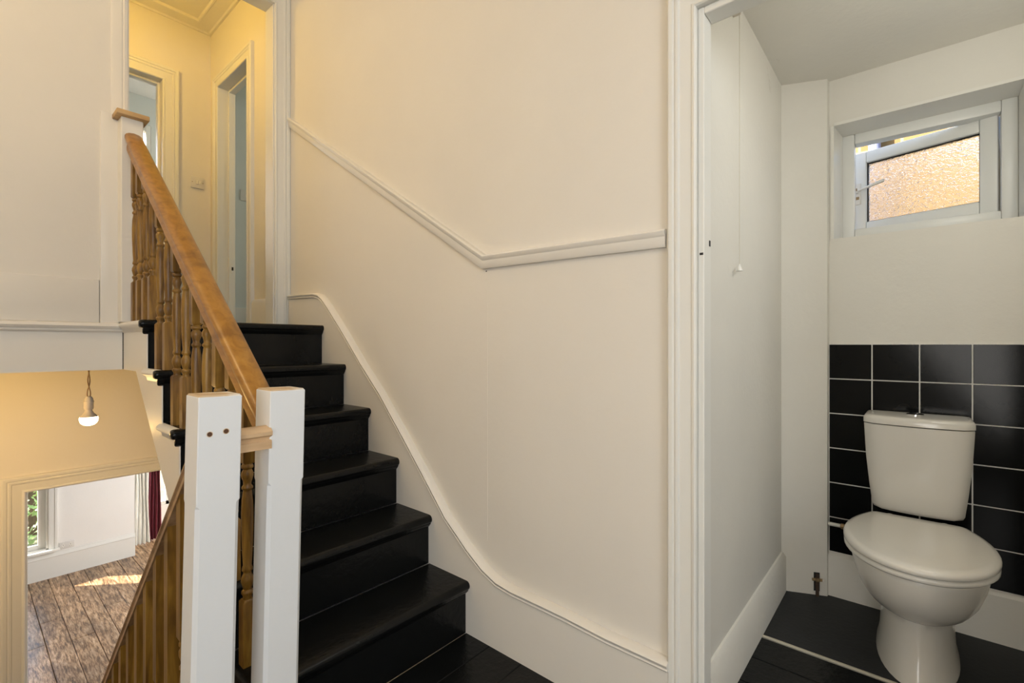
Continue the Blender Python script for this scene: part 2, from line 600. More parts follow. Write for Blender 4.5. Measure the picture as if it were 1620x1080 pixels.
# sash window of the lower room
wn = struct('window_2', (0, RY, WSILL))
m = MB()
arch = [(0, 0), (0, 0.016), (0.012, 0.020), (0.05, 0.020), (0.058, 0.028), (0.080, 0.028), (0.085, 0)]
m.sweep([(o, d) for o, d in arch], [(WIN0, WSILL), (WIN0, WTOP), (WIN1, WTOP), (WIN1, WSILL)], lambda s, z, d: (s, RY - d, z))
m.build('casing', M_frame, wn)
MB().box(WIN0 - 0.09, WIN1 + 0.10, RY - 0.065, RY + 0.02, WSILL - 0.03, WSILL).build('sill', M_frame, wn, bevel=0.006)
m = MB()
for a, b_ in ((WIN0, WIN0 + 0.02), (WIN1 - 0.02, WIN1)):
    m.box(a, b_, RY, RY + 0.12, WSILL, WTOP)
m.box(WIN0, WIN1, RY, RY + 0.12, WTOP - 0.02, WTOP)
m.box(WIN0, WIN1, RY, RY + 0.12, WSILL, WSILL + 0.012)
m.build('box_frame', M_frame, wn)
for nm_z, yy in (((WSILL + 0.012, -0.38), RY + 0.05), ((-0.42, WTOP - 0.02), RY + 0.08)):
    z0, z1 = nm_z
    m = MB()
    m.box(WIN0 + 0.02, WIN0 + 0.06, yy, yy + 0.03, z0, z1)
    m.box(WIN1 - 0.09, WIN1 - 0.02, yy, yy + 0.03, z0, z1)
    m.box(WIN0 + 0.06, WIN1 - 0.09, yy, yy + 0.03, z0, z0 + 0.055)
    m.box(WIN0 + 0.06, WIN1 - 0.09, yy, yy + 0.03, z1 - 0.04, z1)
    sa = m.build('sash', M_frame, wn, bevel=0.003, segs=1)
    MB().box(WIN0 + 0.06, WIN1 - 0.09, yy + 0.012, yy + 0.016, z0 + 0.055, z1 - 0.04).build('pane', M_glass, sa)

# bay window
wn = struct('window_3', (2.4, 9.2, -1.5))
m = MB()
for a in (1.70, 2.18, 2.68, 3.14):
    m.box(a, a + 0.06, 9.2, 9.28, -1.5, 0.75)
m.box(1.70, 3.2, 9.2, 9.28, -1.5, -1.44)
m.box(1.70, 3.2, 9.2, 9.28, 0.69, 0.75)
m.box(1.70, 3.2, 9.215, 9.265, -0.40, -0.35)
m.build('window_frame', M_frame, wn, bevel=0.004, segs=1)
for a in (1.76, 2.24, 2.74):
    MB().box(a, a + (0.42 if a < 2 else 0.44 if a < 2.5 else 0.40), 9.24, 9.245, -1.44, 0.69).build('pane', M_glass, wn)

# upper room window (its edge shows beside the top newel)
wn = struct('window_4', (0.7, 5.6, 2.0))
m = MB()
m.box(0.30, 0.36, 5.6, 5.68, 2.0, 3.17)
m.box(1.172, 1.21, 5.6, 5.68, 2.0, 3.17)
m.box(0.36, 1.172, 5.6, 5.68, 2.0, 2.06)
m.box(0.36, 1.172, 5.6, 5.68, 3.11, 3.17)
m.box(0.36, 1.172, 5.62, 5.66, 2.55, 2.60)
m.build('window_frame', M_frame, wn, bevel=0.004, segs=1)
MB().box(0.36, 1.172, 5.64, 5.645, 2.06, 3.11).build('pane', M_glass, wn)

# ---- WC shell
m = MB()
m.box(AX + 0.085, 2.60, DY, DY + 0.1, -0.16, WCC)
S(m.build('wall_wc_left', M_wc))
m = MB()
m.box(AX + 0.085, 2.60, -0.75, -0.65, -0.16, WCC)
S(m.build('wall_wc_right', M_wc))
OY0, OY1, OZ0, OZ1 = -0.288, 0.271, 1.522, 2.003
m = MB()
m.box(WX, 2.62, OY1, DY, 0, WCC)
m.box(WX, 2.62, -0.65, OY0, 0, WCC)
m.box(WX, 2.62, OY0, OY1, 0, OZ0)
m.box(WX, 2.62, OY0, OY1, OZ1, WCC)
wb = S(m.build('wall_wc_back', M_wc))
m = MB()
m.prism([(2.335, DY), (2.405, 0.291), (WX, 0.287), (WX, DY)], 'z', 0, WCC)
col = S(m.build('wall_boxing', M_wc))
S(MB().box(AX + 0.085, 2.62, -0.75, DY + 0.1, WCC, WCC + 0.1).build('ceiling_wc', M_wc))
# skirtings
m = MB()
m.prism([(DY, 0), (DY - 0.018, 0), (DY - 0.018, 0.150), (DY - 0.006, 0.168), (DY, 0.170)], 'x', AX + 0.10, 2.335)
S(m.build('baseboard_wc_left', M_wc))
m = MB()
m.prism([(WX, 0), (WX - 0.016, 0), (WX - 0.016, 0.17), (WX, 0.183)], 'y', -0.65, 0.290)
S(m.build('baseboard_wc_back', M_wc))
# white tiling bed with black tiles
T = 0.1475
bed = MB().box(WX - 0.006, WX, -0.62, 0.290, 0.185, H + 0.003).build('tile_bed', M_grout, wb)
for c in range(6):
    for r in range(6):
        y1 = 0.2855 - c * T
        z1 = H - r * T
        z0 = max(z1 - T + 0.0046, 0.186)
        ty0 = y1 - T + 0.0046
        j = random.uniform(0, 0.0008)
        MB().box(WX - 0.0088 - j, WX - 0.006, ty0, y1, z0, z1).build('tile', M_tile, wb, bevel=0.0008, segs=1)
# floor
wf = struct('floor_wc')
MB().box(AX, 2.62, -0.75, DY + 0.1, -0.16, -0.026).build('subfloor', M_black, wf)
MB().box(1.935, WX, -0.65, DY, -0.026, 0.0).build('floor_sheet', M_slate, wf, bevel=0.002, segs=1)
m = MB()
m.box(1.921, 1.9335, -0.65, DY, -0.026, 0.002)
m.build('joint_strip', M_strip, wf, bevel=0.003, segs=1)
xs = [1.34, 1.49, 1.63, 1.775, 1.917]
MB().box(1.25, 1.338, -0.40, 0.43, -0.026, 0.0).build('floorboard', M_black, wf, bevel=0.002, segs=1)
for a, b_ in zip(xs, xs[1:]):
    MB().box(a, b_ - 0.003, -0.65, DY, -0.026, -0.001).build('floorboard', M_black, wf, bevel=0.002, segs=1)

# ------------------------------------------------------------------ door casings
def casing_profile(wd, dp):
    return [(0.0, 0.0), (0.0, dp * 0.55), (wd * 0.05, dp * 0.7), (wd * 0.13, dp * 0.62), (wd * 0.16, dp * 0.48), (wd * 0.42, dp * 0.62),
            (wd * 0.55, dp * 0.66), (wd * 0.60, dp * 0.85), (wd * 0.68, dp * 0.90), (wd * 0.74, dp * 0.74), (wd * 0.80, dp * 0.95), (wd * 0.92, dp), (wd, dp * 0.8), (wd, 0)]

def casing_x(name, x, y0, y1, zb, zt, wd, dp, lin_x1, stop_x, mat=M_frame):
    """door casing in a wall facing -x"""
    d = struct(name, (x, (y0 + y1) / 2, zb))
    m = MB()
    m.sweep(casing_profile(wd, dp), [(y0, zb), (y0, zt), (y1, zt), (y1, zb)], lambda s, z, q: (x - q, s, z))
    m.build('architrave', mat, d)
    m = MB()
    m.box(x - 0.001, lin_x1, y0 - 0.012, y0, zb, zt + 0.012)
    m.box(x - 0.001, lin_x1, y1, y1 + 0.012, zb, zt + 0.012)
    m.box(x - 0.001, lin_x1, y0, y1, zt, zt + 0.012)
    m.build('door_lining', mat, d)
    m = MB()
    m.box(stop_x[0], stop_x[1], y0, y0 + 0.016, zb, zt)
    m.box(stop_x[0], stop_x[1], y1 - 0.016, y1, zb, zt)
    m.box(stop_x[0], stop_x[1], y0 + 0.016, y1 - 0.016, zt - 0.018, zt)
    m.build('door_stop', mat, d, bevel=0.002, segs=1)
    return d

d1 = casing_x('door_1', AX, -0.388, 0.434, -0.0, 1.942, 0.074, 0.024, AX + 0.086, (AX + 0.002, AX + 0.056))
# strike plate and worn latch cut on the visible jamb
MB().box(AX + 0.040, AX + 0.048, 0.4165, 0.4185, 1.33, 1.345).build('latch_cut', M_dark, d1)
MB().box(AX + 0.001, AX + 0.003, 0.420, 0.429, 1.302, 1.308).build('latch_cut', M_dark, d1)
d3 = casing_x('door_3', AX, 3.35, 3.885, UPZ, 2.95, 0.085, 0.026, AX + 0.10, (AX + 0.055, AX + 0.099))
MB().box(AX + 0.066, AX + 0.088, 3.866, 3.869, H + 0.53, H + 0.60).build('strike_plate', M_white_pl, d3)
MB().box(AX + 0.072, AX + 0.084, 3.864, 3.8665, H + 0.55, H + 0.575).build('strike_hole', M_dark, d3)

def casing_y(name, y, x0, x1, zb, zt, wd, dp, lin_y1, stop_y, mat=M_frame):
    d = struct(name, ((x0 + x1) / 2, y, zb))
    m = MB()
    m.sweep(casing_profile(wd, dp), [(x0, zb), (x0, zt), (x1, zt), (x1, zb)], lambda s, z, q: (s, y - q, z))
    m.build('architrave', mat, d)
    m = MB()
    m.box(x0 - 0.012, x0, y - 0.001, lin_y1, zb, zt + 0.012)
    m.box(x1, x1 + 0.012, y - 0.001, lin_y1, zb, zt + 0.012)
    m.box(x0, x1, y - 0.001, lin_y1, zt, zt + 0.012)
    m.build('door_lining', mat, d)
    m = MB()
    m.box(x0, x0 + 0.014, stop_y[0], stop_y[1], zb, zt)
    m.box(x1 - 0.014, x1, stop_y[0], stop_y[1], zb, zt)
    m.box(x0 + 0.014, x1 - 0.014, stop_y[0], stop_y[1], zt - 0.016, zt)
    m.build('door_stop', mat, d, bevel=0.002, segs=1)
    return d

casing_y('door_2', FYW, 0.162, 0.945, UPZ, 2.95, 0.10, 0.028, FYW + 0.102, (FYW + 0.05, FYW + 0.10))
casing_y('door_4', FYW, 0.265, 1.058, LZ, 0.183, 0.10, 0.028, FYW + 0.102, (FYW + 0.05, FYW + 0.10))

# cased opening at the top of the stairs
tr = struct('trim_2', (0.83, LYW, UPZ))
m = MB()
m.sweep(casing_profile(0.084, 0.026), [(0.508, 2.998), (1.166, 2.998), (1.166, UPZ)], lambda s, z, q: (s, LYW - q, z))
m.build('architrave', M_frame, tr)
m = MB()
m.prism([(0.450, LYW), (0.450, LYW - 0.006), (0.456, LYW - 0.010), (0.488, LYW - 0.011), (0.492, LYW - 0.008), (0.497, LYW - 0.014), (0.508, LYW - 0.012), (0.508, LYW)], 'z', 2.06, CZ)
m.build('architrave', M_wall, tr)
m = MB()
m.box(0.508, 0.516, LYW, LYW + 0.1, UPZ, 3.003)
m.box(1.160, 1.166, LYW, LYW + 0.1, UPZ, 3.003)
m.box(0.516, 1.160, LYW, LYW + 0.1, 2.996, 3.003)
m.build('door_lining', M_frame, tr)

# skirting of the top landing side wall, between the opening and the small room's door
m = MB()
m.prism([(AX, UPZ), (AX - 0.018, UPZ), (AX - 0.018, UPZ + 0.165), (AX - 0.010, UPZ + 0.185), (AX, UPZ + 0.19)], 'y', LYW + 0.1, 3.262)
S(m.build('baseboard_upper', M_trim))

# dado rail on the long wall
p0, p1, p2 = hit(459.5, 194, 'x', AX), hit(767.5, 415, 'x', AX), hit(1056, 377.5, 'x', AX)
m = MB()
dprof = [(-0.024, 0), (-0.024, 0.012), (-0.018, 0.016), (0.004, 0.017), (0.010, 0.022), (0.018, 0.024), (0.024, 0.018), (0.026, 0.0)]
m.sweep([(-o, d) for o, d in dprof], [(p0.y, p0.z), (p1.y, p1.z), (p2.y, p2.z)], lambda s, z, d: (AX - d, s, z))
S(m.build('trim_3', M_trim))
wr = bpy.data.objects['wall_right']
q0 = hit(769.5, 429, 'x', AX)
MB().lathe([(0.0025, -0.0008), (0.0025, 0.001)], (AX, q0.y, q0.z), 8, 'x').build('nail_hole', M_dark, wr)
# faint filled joint in the plaster below the bend of the rail
MB().box(AX - 0.0007, AX + 0.001, q0.y - 0.006, q0.y - 0.001, 0.36, q0.z - 0.012).build('plaster_joint', M_wall, wr)

# ------------------------------------------------------------------ upward stairs
RISE, GO, Y1 = 0.195, 0.214, 1.254
SX = 0.494                                   # outer string face
WS = AX - 0.022                              # face of the wall string
st = thing('staircase', (0.87, 1.25, 0.0), 'short steep flight of glossy black painted steps climbing beside the cream wall', 'staircase')

def nose_prof(yn, zt, thick=0.028, back=0.10):
    r = thick / 2
    pts = [(yn + back, zt - thick), (yn + r, zt - thick)]
    for i in range(1, 8):
        a = -math.pi / 2 - math.pi * i / 8
        pts.append((yn + r + r * math.cos(a), zt - r + r * math.sin(a)))
    pts += [(yn + r, zt), (yn + back, zt)]
    return pts

for k in range(1, 7):
    yn = Y1 + GO * (k - 1)
    zt = RISE * k
    m = MB()
    m.prism(nose_prof(yn, zt, 0.033, GO + 0.016 if k < 6 else 0.24), 'x', SX + 0.004, WS)
    tr_ = m.build('tread', M_black, st, sharp=50)
    # scotia under the nosing
    m = MB()
    ys = yn + 0.022
    m.prism([(ys, zt - 0.028), (ys - 0.015, zt - 0.028), (ys - 0.013, zt - 0.036), (ys - 0.004, zt - 0.046), (ys, zt - 0.05)], 'x', SX + 0.004, WS)
    m.build('scotia', M_black, tr_)
    m = MB()
    m.box(SX + 0.006, WS, ys, ys + 0.016, zt - RISE, zt - 0.028)
    m.build('riser', M_black, st)
    # white return nosing along the open end of the step
    m = MB()
    yb = yn + GO + 0.004 if k < 6 else LYW - 0.016
    xp = [(SX + 0.004, zt), (SX - 0.012, zt), (SX - 0.021, zt - 0.007), (SX - 0.024, zt - 0.014), (SX - 0.021, zt - 0.021), (SX - 0.012, zt - 0.028),
          (SX - 0.008, zt - 0.030), (SX - 0.003, zt - 0.046), (SX + 0.004, zt - 0.048)]
    m.prism(xp, 'y', yn + 0.032, yb)
    m.build('return_nosing', M_trim if k > 1 else M_black, st, sharp=60)
    m = MB()
    for prf in (nose_prof(yn, zt, 0.033, 0.036),
                [(ys + 0.001, zt - 0.030), (ys - 0.016, zt - 0.030), (ys - 0.0145, zt - 0.040), (ys - 0.008, zt - 0.050), (ys, zt - 0.058), (ys + 0.001, zt - 0.058)]):
        cy0 = sum(p[0] for p in prf) / len(prf)
        cz0 = sum(p[1] for p in prf) / len(prf)
        ex = 0.028 if len(prf) > 8 else 0.016
        m.loft([[(SX + 0.004 - (ex + 0.004) * q, cy0 + (p[0] - cy0) * g, cz0 + (p[1] - cz0) * g) for p in prf]
                for q, g in ((0, 1), (0.55, 1), (0.78, 0.93), (0.92, 0.76), (1.0, 0.45))])
    m.build('nosing_end', M_black, st, sharp=50)

# outer string, cut to the steps
def sb(y):
    return 0.949 + 0.93 * (y - 2.517)
pts = []
for k in range(1, 7):
    yn = Y1 + GO * (k - 1) + 0.022
    pts += [(yn, RISE * (k - 1) if k > 1 else 0.0), (yn, RISE * k - 0.028)]
pts += [(LYW - 0.013, RISE * 6 - 0.028), (LYW - 0.013, SOF), (2.525, SOF)]
pts += [(1.55, sb(1.55)), (1.276, -0.16)]
m = MB()
m.prism(pts, 'x', SX - 0.001, SX + 0.003)
m.build('outer_string', M_trim, st)
# sloping plaster underside
m = MB()
m.prism([(1.55, sb(1.55) + 0.005), (2.52, sb(2.52) + 0.005), (2.52, sb(2.52) + 0.03), (1.55, sb(1.55) + 0.03)], 'x', SX + 0.004, WS)
m.build('soffit', M_trim, st)

# wall string / skirting with its bead, following the measured line on the wall
top_px = [(457, 470), (486, 467.5), (498, 467), (505, 469), (511, 474.5), (521, 489), (545.5, 529), (572, 575), (602, 623), (645, 702), (680, 768), (706, 818),
          (741, 870), (765, 901), (787, 922), (810, 936), (838, 949), (870, 964), (897, 977), (961, 1010), (1057, 1054)]
line = [hit(px, py, 'x', WS) for px, py in top_px]
top = [(p.y, p.z) for p in line]
low = [(1.268, 0.0), (1.268, -0.12), (1.55, sb(1.55)), (2.517, 0.955), (LYW - 0.02, 0.955)]
m = MB()
poly = [(p[0], p[1]) for p in top] + [(top[-1][0], 0.0)] + low
m.prism(poly, 'x', WS, AX - 0.0005)
ws_ = m.build('wall_string', M_trim, st)
m = MB()
bp = [(-0.014, 0.0), (-0.014, 0.005), (-0.010, 0.008), (-0.006, 0.004), (-0.002, 0.010), (0.005, 0.012), (0.010, 0.006), (0.013, -0.012), (0.013, -0.0215), (-0.014, -0.0215)]
m.sweep([(-o, d) for o, d in bp], top, lambda s, z, d: (WS - d, s, z))
m.build('string_bead', M_trim, ws_, sharp=45)

# ------------------------------------------------------------------ downward stairs
DR = 0.2033
sd = thing('staircase', (-0.1, 1.2, 0.0), 'lower flight of black steps going down from the two white newel posts', 'staircase')
for k in range(1, 9):
    y0 = 1.2 + GO * (k - 1)
    z = -DR * k
    m = MB()
    m.box(-0.60, 0.34, y0 - 0.0, y0 + GO + 0.02, z - 0.028, z)
    m.build('tread', M_black, sd, bevel=0.01, segs=2)
    m = MB()
    m.box(-0.60, 0.335, y0 - 0.016, y0, z, z + DR - 0.028 if k > 1 else -0.024)
    m.build('riser', M_black, sd)
m = MB()
pts = []
for k in range(1, 9):
    y0 = 1.2 + GO * (k - 1)
    pts += [(y0, -DR * k), (y0 + GO, -DR * k)]
pts += [(1.2 + GO * 8, LZ), (2.62, LZ), (1.2, -0.45)]
m.prism(pts, 'x', 0.342, 0.386)
m.build('outer_string', M_trim, sd)

# ------------------------------------------------------------------ balustrades
def baluster(x, y, z0, ztop, slope, mat, parent, s=0.016):
    """square foot, turned shaft, square head cut to the slope of the rail"""
    m = MB()
    base, turn = 0.18, 0.37
    m.loft([[(x + a * s, y + b * s, z) for a, b in ((-1, -1), (1, -1), (1, 1), (-1, 1))] for z in (z0, z0 + base - 0.006)] +
           [[(x + a * s * 0.72, y + b * s * 0.72, z0 + base) for a, b in ((-1, -1), (1, -1), (1, 1), (-1, 1))]])
    zt0 = z0 + base + turn
    ring = lambda z, q: [(x + a * s * q, y + b * s * q, z) for a, b in ((-1, -1), (1, -1), (1, 1), (-1, 1))]
    topring = [(x + a * s, y + b * s, ztop + b * s * slope) for a, b in ((-1, -1), (1, -1), (1, 1), (-1, 1))]
    if ztop - zt0 > 0.02:
        m.loft([ring(zt0, 0.72), ring(zt0 + 0.006, 1.0), topring])
        end = turn
    else:
        end = ztop - (z0 + base)
    pr = [(0.0115, 0.0), (0.0105, 0.008), (0.0150, 0.016), (0.0150, 0.021), (0.0100, 0.026), (0.0125, 0.034), (0.0158, 0.048), (0.0150, 0.058), (0.0100, 0.070),
          (0.0100, 0.074), (0.0135, 0.078), (0.0130, 0.084), (0.0108, 0.092), (0.0128, 0.130), (0.0150, 0.190), (0.0152, 0.230), (0.0140, 0.270), (0.0110, 0.292),
          (0.0105, 0.297), (0.0140, 0.301), (0.0140, 0.306), (0.0098, 0.312), (0.0105, 0.320), (0.0150, 0.334), (0.0150, 0.344), (0.0105, 0.354), (0.0148, 0.358),
          (0.0148, 0.364), (0.0115, 0.370)]
    pr = [p for p in pr if p[1] <= end + 1e-6]
    m.lathe([(r * s / 0.016, h) for r, h in pr], (x, y, z0 + base), 14)
    return m.build('baluster', mat, parent, sharp=50)

def rail_ring(x, y, z, prof, slope):
    return [(x + o, y, z + h) for o, h in prof]

RAILP = [(-0.0335, -0.030), (-0.0330, -0.018), (-0.0285, -0.009), (-0.018, -0.003), (0, 0), (0.018, -0.003), (0.0285, -0.009), (0.0330, -0.018), (0.0335, -0.030),
         (0.030, -0.037), (0.026, -0.041), (0.023, -0.052), (0.026, -0.066), (0.026, -0.084), (-0.026, -0.084), (-0.026, -0.066), (-0.023, -0.052), (-0.026, -0.041), (-0.030, -0.037)]

def newel(x0, x1, y0, y1, zb, zt, zch, lean, parent, cap=True):
    """square post, stop chamfered below zch, bare wood end on top"""
    cx, cy = (x0 + x1) / 2, (y0 + y1) / 2
    hx, hy = (x1 - x0) / 2, (y1 - y0) / 2
    def ring(z, c, g=0.0):
        a, b = hx - g, hy - g
        return [(cx - a + c, cy - b, z), (cx + a - c, cy - b, z), (cx + a, cy - b + c, z), (cx + a, cy + b - c, z),
                (cx + a - c, cy + b, z), (cx - a + c, cy + b, z), (cx - a, cy + b - c, z), (cx - a, cy - b + c, z)]
    m = MB()
    m.loft([ring(zb, 0.008), ring(zch - 0.03, 0.008), ring(zch - 0.006, 0.007), ring(zch, 0.0018), ring(zt - 0.004, 0.0018), ring(zt - 0.001, 0.0018, 0.003)])
    M = Matrix.Translation((cx, cy, zt)) @ Matrix.Rotation(lean, 4, 'Y') @ Matrix.Translation((-cx, -cy, -zt))
    m.xform(M)
    o = m.build('newel_post', M_newel, parent, sharp=25)
    if cap:
        m = MB()
        m.loft([ring(zt - 0.004, 0.002, 0.0004), ring(zt + 0.0005, 0.002, 0.003)])
        m.xform(M)
        m.build('bare_end', M_newraw, o)
    return o, M

NZ = 0.963
LEAN = math.radians(1.2)
bu = thing('banister', (0.517, 1.19, 0.0), 'orange pine banister with turned balusters rising from the newel post against the black steps', 'banister')
post, _ = newel(0.476, 0.559, 1.150, 1.232, 0.0, NZ, 0.745, LEAN, bu)

RX = 0.517
def rz(y):
    return 0.978 + 0.777 * (y - 1.34)
m = MB()
m.loft([rail_ring(RX, y, rz(y), RAILP, 0) for y in (1.234, 1.6, 2.0, 2.4, 2.682)])
hr = m.build('handrail', M_rail, bu, sharp=45)

# upper newel with its square cap
UN0, UN1 = 0.472, 0.552
m = MB()
m.box(UN0, UN1, 2.684, 2.764, UPZ + 0.001, 2.085)
un = m.build('newel_post', M_trim, bu, bevel=0.003, segs=1)
m = MB()
m.box(UN0 - 0.020, UN1 + 0.018, 2.655, 2.768, 2.085, 2.107)
m.build('newel_cap', M_cap, un, bevel=0.004)

for k in range(1, 7):
    yn = Y1 + GO * (k - 1)
    offs = (0.036, 0.143) if k < 6 else (0.036, 0.136, 0.236, 0.318)
    if k == 1:
        offs = (0.036, 0.143)
    for f in offs:
        yy = yn + f
        baluster(RX, yy, RISE * k, rz(yy) - 0.084, 0.777, M_spin, bu)

bl = thing('banister.001', (0.365, 1.166, 0.0), 'thin brown banister with close turned balusters descending behind the drilled newel post', 'banister')
post2, ML = newel(0.323, 0.406, 1.125, 1.207, -0.28, NZ, 0.735, LEAN, bl)
for px, pz in ((0.3445, 0.882), (0.3756, 0.885)):
    m = MB()
    m.lathe([(0.0062, -0.0004), (0.0062, 0.0012)], (px, 1.125, pz), 14, 'y')
    m.xform(ML)
    m.build('drilled_hole', M_newraw, post2)
    m = MB()
    m.lathe([(0.0048, -0.0009), (0.0048, 0.0012)], (px, 1.125, pz), 14, 'y')
    m.xform(ML)
    m.build('drilled_hole', M_holewood, post2)
m = MB()
m.lathe([(0.003, -0.0006), (0.003, 0.001)], (0.3225, 1.165, 0.862), 8, 'x')
m.build('nail_hole', M_rust, post2)

LX = 0.365
def rz2(y):
    return 0.853 - 0.983 * (y - 1.251)
P2 = [(-0.020, -0.014), (-0.019, -0.007), (-0.012, -0.001), (0, 0), (0.012, -0.001), (0.019, -0.007), (0.020, -0.014), (0.016, -0.019), (0.015, -0.026), (0.019, -0.032), (0.019, -0.046),
      (-0.019, -0.046), (-0.019, -0.032), (-0.015, -0.026), (-0.016, -0.019)]
m = MB()
m.loft([rail_ring(LX, y, rz2(y), P2, 0) for y in (1.209, 1.6, 2.0, 2.4, 2.86)])
m.build('handrail', M_rail2, bl, sharp=45)
for k in range(1, 9):
    for f in (0.060, 0.167):
        yy = 1.2 + GO * (k - 1) + f
        if yy < 2.86:
            baluster(LX, yy, -DR * k, rz2(yy) - 0.046, -0.983, M_spin, bl)
# short rail joining the two newels
m = MB()
SP = [(1.146, 0.828), (1.146, 0.846), (1.152, 0.850), (1.150, 0.855), (1.142, 0.860), (1.141, 0.868), (1.150, 0.876), (1.170, 0.880), (1.190, 0.876), (1.199, 0.868), (1.198, 0.860), (1.19, 0.852), (1.194, 0.828)]
m.prism(SP, 'x', 0.4055, 0.4775)
tag(m.build('rail_piece', M_raw), 'short moulded piece of bare pine rail fixed between the two white newel posts', 'rail')

# ------------------------------------------------------------------ switches and sockets
sw = thing('fused_switch', (1.162, FYW, H + 1.205), 'white fused switch plate on the cream wall between the two upper doors', 'switch')
m = MB().box(1.119, 1.205, FYW - 0.010, FYW, H + 1.162, H + 1.248)
pl = m.build('plate', M_plastic, sw, bevel=0.003)
MB().box(1.152, 1.166, FYW - 0.014, FYW - 0.009, H + 1.192, H + 1.222).build('rocker', M_white_pl, sw, bevel=0.002)
MB().box(1.172, 1.188, FYW - 0.012, FYW - 0.009, H + 1.194, H + 1.220).build('fuse_holder', M_white_pl, sw, bevel=0.001)
for sx in (1.128, 1.196):
    MB().lathe([(0.003, 0), (0.003, 0.002)], (sx, FYW - 0.0115, H + 1.205), 8, 'y').build('screw', M_brass, sw)

sk = thing('double_socket', (0.902, RY, -1.463), 'white double socket low on the wall above the skirting beside the sash window', 'socket')
MB().box(0.829, 0.975, RY - 0.012, RY, -1.506, -1.42).build('plate', M_plastic, sk, bevel=0.004)
for cx in (0.868, 0.936):
    so = MB().box(cx - 0.014, cx + 0.014, RY - 0.0135, RY - 0.0115, -1.492, -1.452).build('outlet', M_white_pl, sk)
    m = MB()
    m.box(cx - 0.002, cx + 0.002, RY - 0.0145, RY - 0.0132, -1.466, -1.456)
    m.box(cx - 0.010, cx - 0.006, RY - 0.0145, RY - 0.0132, -1.486, -1.480)
    m.box(cx + 0.006, cx + 0.010, RY - 0.0145, RY - 0.0132, -1.486, -1.480)
    m.build('pin_slot', M_dark, so)
    MB().box(cx - 0.005, cx + 0.005, RY - 0.015, RY - 0.0115, -1.446, -1.430).build('rocker', M_white_pl, sk)

s3 = thing('light_switch', (1.49, FYW - 0.012, H + 1.17), 'grey looking switch plate glimpsed on the wall inside the narrow upper doorway', 'switch')
MB().box(1.452, 1.538, FYW - 0.022, FYW - 0.012, H + 1.14, H + 1.226).build('plate', M_plastic, s3, bevel=0.003)
MB().box(1.489, 1.501, FYW - 0.026, FYW - 0.021, H + 1.17, H + 1.196).build('rocker', M_white_pl, s3)

# ------------------------------------------------------------------ bare bulb of the lower hall
BX, BY, BZ = 0.434, 3.20, H - 0.379
bb = thing('pendant_bulb', (BX, BY, SOF), 'lit bare bulb hanging on a short twisted flex over the lower hall', 'lamp')
m = MB()
for ph in (0, math.pi):
    pts = []
    for i in range(13):
        t_ = i / 12
        a = ph + t_ * 7
        sp = 0.002 + 0.005 * t_
        pts.append((BX + sp * math.cos(a), BY + sp * math.sin(a), SOF - t_ * 0.153))
    m.tube(pts, 0.0028, 6)
m.build('flex', M_cordm, bb)
m = MB()
m.lathe([(0.030, 0.0), (0.030, 0.012), (0.020, 0.016)], (BX, BY, SOF - 0.016), 16)
m.build('ceiling_rose', M_holder, bb)
hz = SOF - 0.150
m = MB()
m.lathe([(0.017, -0.066), (0.0195, -0.060), (0.0195, -0.030), (0.0215, -0.029), (0.0215, -0.024), (0.019, -0.023), (0.016, -0.008), (0.010, 0.0)], (BX, BY, hz), 18)
m.build('lamp_holder', M_holder, bb, sharp=30)
m = MB()
m.lathe([(0.013, -0.064), (0.015, -0.072), (0.019, -0.082), (0.030, -0.096), (0.036, -0.103)], (BX, BY, hz), 24)
m.build('bulb_body', M_holder, bb)
m = MB()
m.lathe([(0.036, -0.1035), (0.0375, -0.112), (0.036, -0.124), (0.031, -0.135), (0.022, -0.143), (0.010, -0.147), (0.001, -0.148)], (BX, BY, hz), 24)
m.build('bulb', M_bulb, bb)
lb = lamp('pendant_bulb_light', 'POINT', (BX, BY, hz - 0.19), 3, (1.0, 0.60, 0.19), 0.035)
# plain lamps that light the stairs from above, out of the picture
def ceiling_lamp(x, y, zc, drop, label):
    o = thing('ceiling_lamp', (x, y, zc), label, 'lamp')
    MB().lathe([(0.04, -0.015), (0.045, 0.0)], (x, y, zc), 16).build('ceiling_rose', M_white_pl, o)
    if drop:
        MB().tube([(x, y, zc - 0.014), (x, y, zc - drop)], 0.003, 6).build('flex', M_white_pl, o)
    MB().lathe([(0.017, -0.055), (0.018, -0.02), (0.010, 0.0)], (x, y, zc - drop), 14).build('lamp_holder', M_white_pl, o)
ceiling_lamp(0.35, 3.35, CZ, 0.22, 'pendant lamp on the top landing ceiling behind the wall over the stairwell')
ceiling_lamp(-0.75, 1.95, CZ, 0.22, 'pendant lamp on the ceiling high over the stairwell')
ceiling_lamp(1.62, -0.30, WCC, 0.0, 'plain lampholder on the ceiling of the small toilet room')

# ------------------------------------------------------------------ WC window
w1 = struct('window_1', (2.57, 0, OZ0))
FX0, FX1 = 2.572, 2.632
def rect_frame(m, y0, y1, z0, z1, wd, x0, x1):
    m.box(x0, x1, y0, y0 + wd, z0, z1)
    m.box(x0, x1, y1 - wd, y1, z0, z1)
    m.box(x0, x1, y0 + wd, y1 - wd, z0, z0 + wd)
    m.box(x0, x1, y0 + wd, y1 - wd, z1 - wd, z1)
m = MB()
rect_frame(m, OY0, OY1 - 0.016, OZ0 + 0.012, OZ1 - 0.004, 0.045, FX0, FX1)
m.build('window_frame', M_upvc, w1, bevel=0.005, segs=2)
